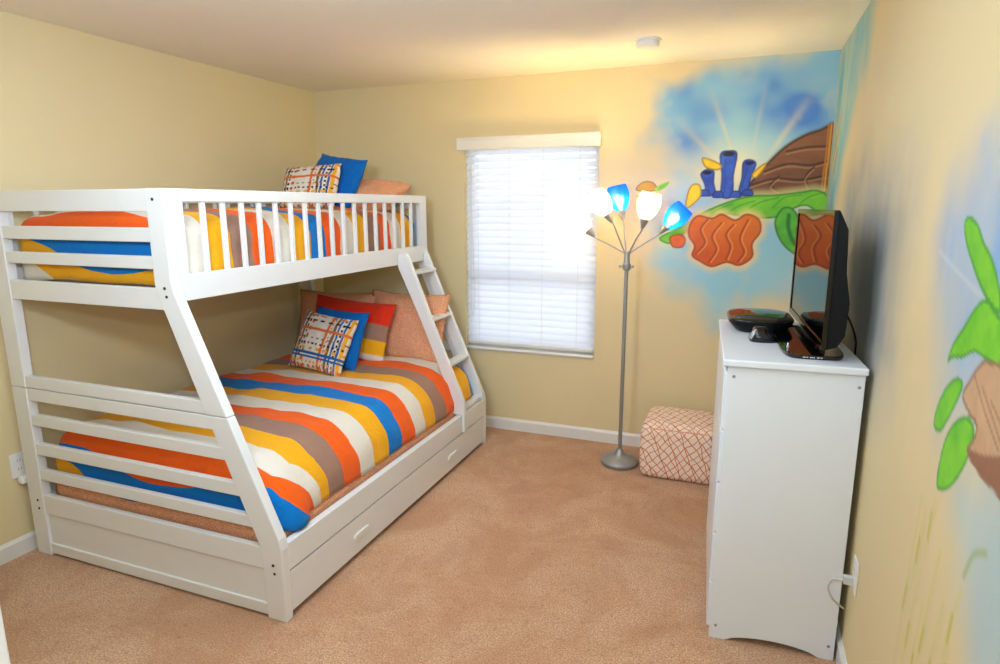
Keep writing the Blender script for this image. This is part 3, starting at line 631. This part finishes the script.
pillow('pillow_sham', 0.66, 0.42, 0.15, (0.655, -0.625, LB-0.015), math.radians(-20), math.radians(-3), M['print'], 'red brown and yellow banded pillow sham behind the blue pillow', painter=bands, tilt=math.radians(3), flange=0.06, n=40, group='pillows on the lower bunk', seed=3)
pillow('throw_pillow', 0.41, 0.38, 0.13, (0.705, -0.84, LB+0.0), math.radians(-22), math.radians(-4), M['blue'], 'plain blue square throw pillow on the lower bunk behind the plaid one', tilt=math.radians(3), group='pillows on the lower bunk', seed=4)
pillow('throw_pillow', 0.40, 0.37, 0.12, (0.705, -0.975, LB+0.0), math.radians(-28), math.radians(-2), M['print'], 'square plaid dotted throw pillow foremost on the lower bunk', painter=plaid, tilt=math.radians(6), n=90, group='pillows on the lower bunk', seed=5)
UB = 1.565
pillow('throw_pillow', 0.43, 0.30, 0.12, (0.54, -0.80, UB+0.005), math.radians(-22), math.radians(-3), M['print'], 'small oblong plaid throw pillow showing above the upper bunk rail', painter=plaid, tilt=math.radians(-2), n=90, group='pillows on the upper bunk', seed=6)
pillow('throw_pillow', 0.40, 0.40, 0.13, (0.60, -0.635, UB-0.035), math.radians(-24), math.radians(-5), M['blue'], 'plain blue throw pillow leaning behind the plaid one on the upper bunk', tilt=math.radians(9), group='pillows on the upper bunk', seed=7)
pillow('throw_pillow', 0.50, 0.36, 0.17, (0.755, -0.50, UB-0.005), math.radians(-68), math.radians(6), M['coral'], 'coral print pillow lying flat at the right end of the upper bunk', group='pillows on the upper bunk', seed=8)

# ------------------------------------------------------------------ floor lamp
lp = Vector((2.434, -0.335, 0))
lamp = thing('floor_lamp', lp, 'five armed silver floor lamp with lit cup shades beside the window', 'floor lamp')
Nk = M['nickel']
obj('base', lathe(B(), [(0, 0), (0.108, 0), (0.116, 0.008), (0.117, 0.024), (0.110, 0.034), (0.085, 0.044), (0.050, 0.056), (0.030, 0.072), (0.022, 0.095), (0.016, 0.100), (0, 0.100)], lp, seg=48), Nk, lamp, smooth='auto')
obj('pole', lathe(B(), [(0.012, 0.095), (0.012, 0.66), (0.0128, 0.665), (0.0128, 0.675), (0.012, 0.68), (0.012, 1.235)], lp, seg=20), Nk, lamp, smooth='auto')
co_ = obj('collar', lathe(B(), [(0, 1.225), (0.014, 1.225), (0.024, 1.235), (0.025, 1.262), (0.018, 1.272), (0.016, 1.325), (0.012, 1.338), (0, 1.338)], lp, seg=28), Nk, lamp, smooth='auto')
for sx in (-1, 1): obj('switch_knob', lathe(B(), [(0, 0), (0.004, 0), (0.004, 0.010), (0.0075, 0.012), (0.0075, 0.02), (0, 0.021)], lp+Vector((sx*0.024, -0.004, 1.25)), (sx, -0.2, 0), 12), Nk, co_, smooth='auto')
heads = [((2.231,-.33,1.426), (2.193,-.33,1.456), (2.092,-.33,1.552), 'shade_white'), ((2.355,-.42,1.512), (2.324,-.42,1.552), (2.256,-.42,1.655), 'shade_white'),
         ((2.389,-.26,1.525), (2.381,-.26,1.568), (2.350,-.26,1.70), 'shade_blue'), ((2.528,-.42,1.480), (2.537,-.42,1.531), (2.565,-.42,1.652), 'shade_white'), ((2.614,-.30,1.448), (2.650,-.30,1.480), (2.735,-.30,1.572), 'shade_blue')]
for i, (a, s_, t_, mt) in enumerate(heads):
    a, s_, t_ = Vector(a), Vector(s_), Vector(t_); ax = (t_-s_).normalized(); st = Vector((lp.x, lp.y, 1.312))
    out = Vector((a.x-lp.x, a.y-lp.y, 0)).normalized(); st = st+out*0.008
    pts = [st, st+Vector((0, 0, 0.016))+out*0.008, st.lerp(a, 0.55)+Vector((0, 0, 0.004)), a-ax*0.02, a+ax*0.002]
    obj('arm', tube(B(), smoothpts(pts, 8), 0.0042, 10), Nk, lamp, smooth=True)
    obj('socket', lathe(B(), [(0, -0.004), (0.009, -0.004), (0.011, 0.004), (0.027, 0.050), (0.028, 0.056), (0, 0.056)], a, ax, 24), Nk, lamp, smooth='auto')
    L = 0.150; pr = [(0.026, 0.0), (0.040, 0.018), (0.055, 0.045), (0.064, 0.075), (0.066, 0.100), (0.062, 0.128), (0.055, L)]
    inner = [(r-0.003, h) for r, h in pr[::-1]]
    org = a+ax*0.050
    sh = obj('lamp_shade', lathe(B(), pr+[(0.0535, L+0.001)]+inner, org, ax, 36), M[mt], lamp, smooth=True)
    if mt == 'shade_blue': sh['label'] = 'blue shade'
    obj('light_bulb', lathe(B(), [(0, 0.0), (0.012, 0.004), (0.013, 0.018), (0.022, 0.036), (0.027, 0.056), (0.022, 0.076), (0.010, 0.086), (0, 0.088)], a+ax*0.056, ax, 20), M['bulb'], lamp, smooth=True)

# ------------------------------------------------------------------ pouf
def pouf():
    x0, x1, y0, y1, z1, r = 2.578, 3.020, -0.495, -0.075, 0.335, 0.055
    t = thing('ottoman', ((x0+x1)/2, (y0+y1)/2, 0), 'cube ottoman in peach lattice fabric between the floor lamp and the dresser', 'ottoman')
    bm = rounded_box_mesh(x0, x1, y0, y1, 0.0, z1, r, 0.03, False); bm.verts.ensure_lookup_table()
    from mathutils import noise as nz
    for v in bm.verts:
        p = v.co; q = Vector((min(max(p.x, x0+r), x1-r), min(max(p.y, y0+r), y1-r), min(max(p.z, 0.03), z1-0.04))); d = p-q
        if d.length > 1e-6:
            rz = 0.03 if d.z < 0 else 0.04; e = Vector((d.x/r, d.y/r, d.z/rz)); L = max(abs(e.x), abs(e.y), abs(e.z)); e = e.normalized()*L; v.co = q+Vector((e.x*r, e.y*r, e.z*rz))
        zz = v.co.z/z1; k = 1+0.02*math.sin(math.pi*zz); c = Vector(((x0+x1)/2, (y0+y1)/2, 0))
        v.co.x = c.x+(v.co.x-c.x)*k; v.co.y = c.y+(v.co.y-c.y)*k
        if zz > 0.9: v.co.z += 0.018*(1-((v.co.x-c.x)/0.22)**2)*(1-((v.co.y-c.y)/0.21)**2)
        v.co += Vector((1, 1, 0))*0.004*nz.noise(v.co*9)
    obj('cover', bm, M['lattice'], t, smooth=True)
    pts = []; hx, hy = (x1-x0)/2-0.004, (y1-y0)/2-0.004
    for k in range(64):
        a = 2*math.pi*k/64; c_, s_ = math.cos(a), math.sin(a)
        pts.append(((x0+x1)/2+hx*math.copysign(abs(c_)**0.28, c_)*0.985, (y0+y1)/2+hy*math.copysign(abs(s_)**0.28, s_)*0.985, z1-0.022))
    pts.append(pts[0]); obj('piping', tube(B(), pts, 0.004, 6, False), M['coral'], t, smooth=True)
pouf()

# ------------------------------------------------------------------ dresser (own frame: u depth from the front, v length away from the camera)
TH = math.radians(3.2)
dz = thing('dresser', (3.055, -1.845, 0), 'tall white five drawer dresser standing against the right wall', 'dresser', rz=TH)
Dm = M['dresser']; DL, DD, DH = 0.79, 0.425, 1.061
def sidepoly():
    P = [(0, DH), (0, 0.0), (0.055, 0.0)]
    for k in range(13):
        t = k/12; u = 0.055+(0.375-0.055)*t; P.append((u, 0.030*math.sin(math.pi*t)**0.6 if 0 < t < 1 else 0.0))
    P += [(DD, 0.0), (DD, DH)]
    out = []
    for p in P:
        if not out or (abs(out[-1][0]-p[0])+abs(out[-1][1]-p[1])) > 1e-5: out.append(p)
    return out
# side panels: profile in (u,z), extruded along v
for va, vb in ((0, 0.018), (DL-0.018, DL)):
    obj('side_panel', prism(B(), sidepoly(), 'y', va, vb), Dm, dz, bevel=0.002, local=True)
tp = [(-0.017, -0.018), (DD+0.004, -0.018), (DD+0.004, DL+0.012), (-0.017, DL+0.012)]
obj('top', prism(B(), tp, 'z', DH, DH+0.026), Dm, dz, bevel=0.006, local=True, seg=3)
obj('back_panel', bx(DD-0.008, DD-0.002, 0.018, DL-0.018, 0.05, DH), Dm, dz, local=True)
obj('plinth', bx(0.004, 0.022, 0.018, DL-0.018, 0.0, 0.055), Dm, dz, bevel=0.002, local=True)
zs = [0.040, 0.232, 0.428, 0.624, 0.824, 1.040]
for a, c in zip(zs, zs[1:]):
    dw = obj('drawer', bx(-0.011, 0.003, 0.006, DL-0.006, a+0.004, c-0.004), Dm, dz, bevel=0.004, local=True)
    obj('drawer_box', bx(0.003, 0.36, 0.03, DL-0.03, a+0.02, c-0.03), Dm, dw, local=True)
for u, z in ((0.022, 1.024), (DD-0.016, 1.018), (0.022, 0.055), (DD-0.02, 0.055)):
    obj('screw', lathe(B(), [(0, 0), (0.0058, 0), (0.005, 0.002), (0.002, 0.0024), (0, 0.0008)], (u, 0.0, z), (0, -1, 0), 12), M['nickel'], dz, local=True)

# ------------------------------------------------------------------ things on the dresser
ZT = DH+0.026
tv = thing('television', (3.345, -1.80, ZT), 'flat black television with reflecting screen on the dresser', 'television', rz=math.radians(3.6))
# own frame: x thickness (0 = glass), y along width, z up
b = B(); TW, TZ0, TZ1 = 0.82, 0.042, 0.502
obj('screen', bx(0.001, 0.006, 0.018, TW-0.018, TZ0+0.024, TZ1-0.018), M['screen'], tv, local=True)
b = B(); box(b, -0.003, 0.012, 0, TW, TZ0, TZ0+0.024); box(b, -0.003, 0.012, 0, TW, TZ1-0.018, TZ1)
box(b, -0.003, 0.012, 0, 0.018, TZ0+0.024, TZ1-0.018); box(b, -0.003, 0.012, TW-0.018, TW, TZ0+0.024, TZ1-0.018)
obj('bezel', b, M['gloss'], tv, local=True, bevel=0.001)
b = prism(B(), [(0.012, TZ0), (0.045, TZ0+0.01), (0.066, TZ0+0.05), (0.070, 0.20), (0.052, 0.30), (0.044, 0.44), (0.014, TZ1)], 'y', 0.004, TW-0.004)
obj('back_shell', b, M['black'], tv, local=True, bevel=0.004)
b = prism(B(), [(0.020, 0.012), (0.055, 0.012), (0.055, 0.06), (0.020, 0.06)], 'y', 0.24, 0.58); obj('neck', b, M['gloss'], tv, local=True, bevel=0.004)
bp_ = []
for k in range(40):
    a = 2*math.pi*k/40; c_, s_ = math.cos(a), math.sin(a); bp_.append((-0.008+0.100*math.copysign(abs(c_)**0.35, c_), 0.33+0.295*math.copysign(abs(s_)**0.35, s_)))
obj('stand', prism(B(), bp_, 'z', 0.0, 0.015), M['gloss'], tv, bevel=0.004, local=True)
b = B()
for k, wdt in enumerate((0.008, 0.005, 0.009, 0.004, 0.008, 0.006)): box(b, -0.05+k*0.011, -0.05+k*0.011+wdt, 0.0345-0.0002, 0.0352, 0.006, 0.0095)
obj('stand_mark', b, M['cord'], tv, local=True)
b = B(); tube(b, smoothpts([(3.405, -1.55, 1.25), (3.445, -1.56, 1.21), (3.475, -1.56, 1.14), (3.4905, -1.50, 1.07), (3.4925, -1.46, 0.90), (3.4925, -1.44, 0.5)], 8), 0.0035, 8)
obj('power_cord', b, M['black'], tv, smooth=True)
cb = thing('cable_box', (3.160, -1.225, ZT), 'glossy black rounded set top box at the far end of the dresser', 'set top box', rz=TH)
def sup(rx, ry, z, e=0.5, n=44): return [(rx*math.copysign(abs(math.cos(2*math.pi*k/n))**e, math.cos(2*math.pi*k/n)), ry*math.copysign(abs(math.sin(2*math.pi*k/n))**e, math.sin(2*math.pi*k/n)), z) for k in range(n)]
def loft(bm, rings):
    R = [[bm.verts.new(p) for p in r] for r in rings]; n = len(R[0])
    bm.faces.new(R[0][::-1]); bm.faces.new(R[-1])
    for a, c in zip(R, R[1:]):
        for k in range(n): bm.faces.new((a[k], a[(k+1) % n], c[(k+1) % n], c[k]))
    return bm
obj('case', loft(B(), [sup(0.085, 0.11, 0.0), sup(0.100, 0.125, 0.008), sup(0.124, 0.148, 0.036), sup(0.129, 0.152, 0.048)]), M['black'], cb, smooth='auto', local=True)
obj('glossy_lid', loft(B(), [sup(0.130, 0.153, 0.0485), sup(0.130, 0.153, 0.054), sup(0.124, 0.146, 0.061), sup(0.090, 0.11, 0.069), sup(0.02, 0.02, 0.072)]), M['gloss'], cb, smooth=True, local=True)
obj('cable', tube(B(), smoothpts([(0.12, 0.02, 0.02), (0.16, 0.0, 0.012), (0.20, 0.03, 0.006), (0.235, 0.10, 0.005)], 8), 0.003, 8), M['black'], cb, smooth=True, local=True)
mo = thing('desk_gadget', (3.172, -1.495, ZT), 'small black wedge shaped gadget with silver face in front of the set top box', 'electronic gadget', rz=math.radians(8))
obj('body', loft(B(), [sup(0.050, 0.040, 0.0, 0.7), sup(0.053, 0.043, 0.010, 0.7), [(x*0.88-0.002, y, z) for x, y, z in sup(0.050, 0.040, 0.026, 0.75)], [(x*0.7-0.010, y*0.8, z) for x, y, z in sup(0.045, 0.038, 0.046, 0.8)], [(x*0.4-0.014, y*0.4, z) for x, y, z in sup(0.045, 0.038, 0.057, 0.9)]]), M['gloss'], mo, smooth=True, local=True)
obj('silver_face', loft(B(), [[(x*0.30-0.043, y*0.55-0.014, z) for x, y, z in sup(0.03, 0.03, 0.010, 0.8)], [(x*0.30-0.0385, y*0.5-0.013, z) for x, y, z in sup(0.03, 0.03, 0.030, 0.8)], [(x*0.2-0.030, y*0.4-0.012, z) for x, y, z in sup(0.03, 0.03, 0.049, 0.8)]]), M['silver'], mo, smooth=True, local=True)
obj('cable', tube(B(), smoothpts([(0.048, 0.0, 0.010), (0.065, 0.005, 0.006), (0.085, 0.02, 0.004), (0.10, 0.05, 0.004)], 6), 0.002, 8), M['black'], mo, smooth=True, local=True)

# ------------------------------------------------------------------ outlets, cord, smoke detector
def outlet(loc, rz, label):
    t = thing('wall_outlet', loc, label, 'wall outlet', rz=rz)     # own frame: x across, y out of the wall (+), z up
    obj('cover_plate', bx(-0.036, 0.036, 0, 0.006, -0.058, 0.058), M['plate'], t, bevel=0.003, local=True)
    for z in (-0.021, 0.021):
        rc = obj('receptacle', prism(B(), [(0.016*math.cos(2*math.pi*k/20), z+0.014*math.sin(2*math.pi*k/20)) for k in range(20)], 'y', 0.005, 0.0075), M['plate'], t, local=True)
        b = B(); box(b, -0.007, -0.005, 0.0072, 0.0078, z-0.002, z+0.007); box(b, 0.005, 0.007, 0.0072, 0.0078, z-0.002, z+0.007); obj('slot', b, M['bolt'], rc, local=True)
    return t
outlet((0.0002, -2.350, 0.430), math.radians(-90), 'white wall outlet with plugged adapter on the left wall beside the bed')
ad = tag(obj('plug_adapter', bx(0.008, 0.044, -2.37, -2.332, 0.345, 0.380), M['plate'], None, bevel=0.006), 'small white adapter plugged into the outlet beside the bed', 'plug adapter')
ro = outlet((W-0.0002, -1.915, 0.40), math.radians(90), 'white wall outlet with a looped pale cord on the right wall beside the dresser')
b = B(); tube(b, smoothpts([(3.492, -1.915, 0.380), (3.462, -1.915, 0.376), (3.437, -1.905, 0.368), (3.425, -1.90, 0.335), (3.440, -1.89, 0.290), (3.462, -1.86, 0.255), (3.491, -1.83, 0.22)], 8), 0.0035, 8)
box(b, 3.464, 3.493, -1.926, -1.904, 0.368, 0.392)
obj('plug_cord', b, M['cord'], ro, smooth='auto')
sd = thing('smoke_detector', (2.545, -0.60, H), 'round white smoke detector on the ceiling near the lamp', 'smoke detector')
obj('mount_ring', lathe(B(), [(0, 0), (0.068, 0), (0.068, -0.010), (0.0, -0.010)], (2.545, -0.60, H), seg=40), M['plate'], sd, smooth='auto')
obj('body', lathe(B(), [(0, -0.010), (0.058, -0.010), (0.060, -0.030), (0.054, -0.040), (0.020, -0.042), (0, -0.042)], (2.545, -0.60, H), seg=40), M['plate'], sd, smooth='auto')
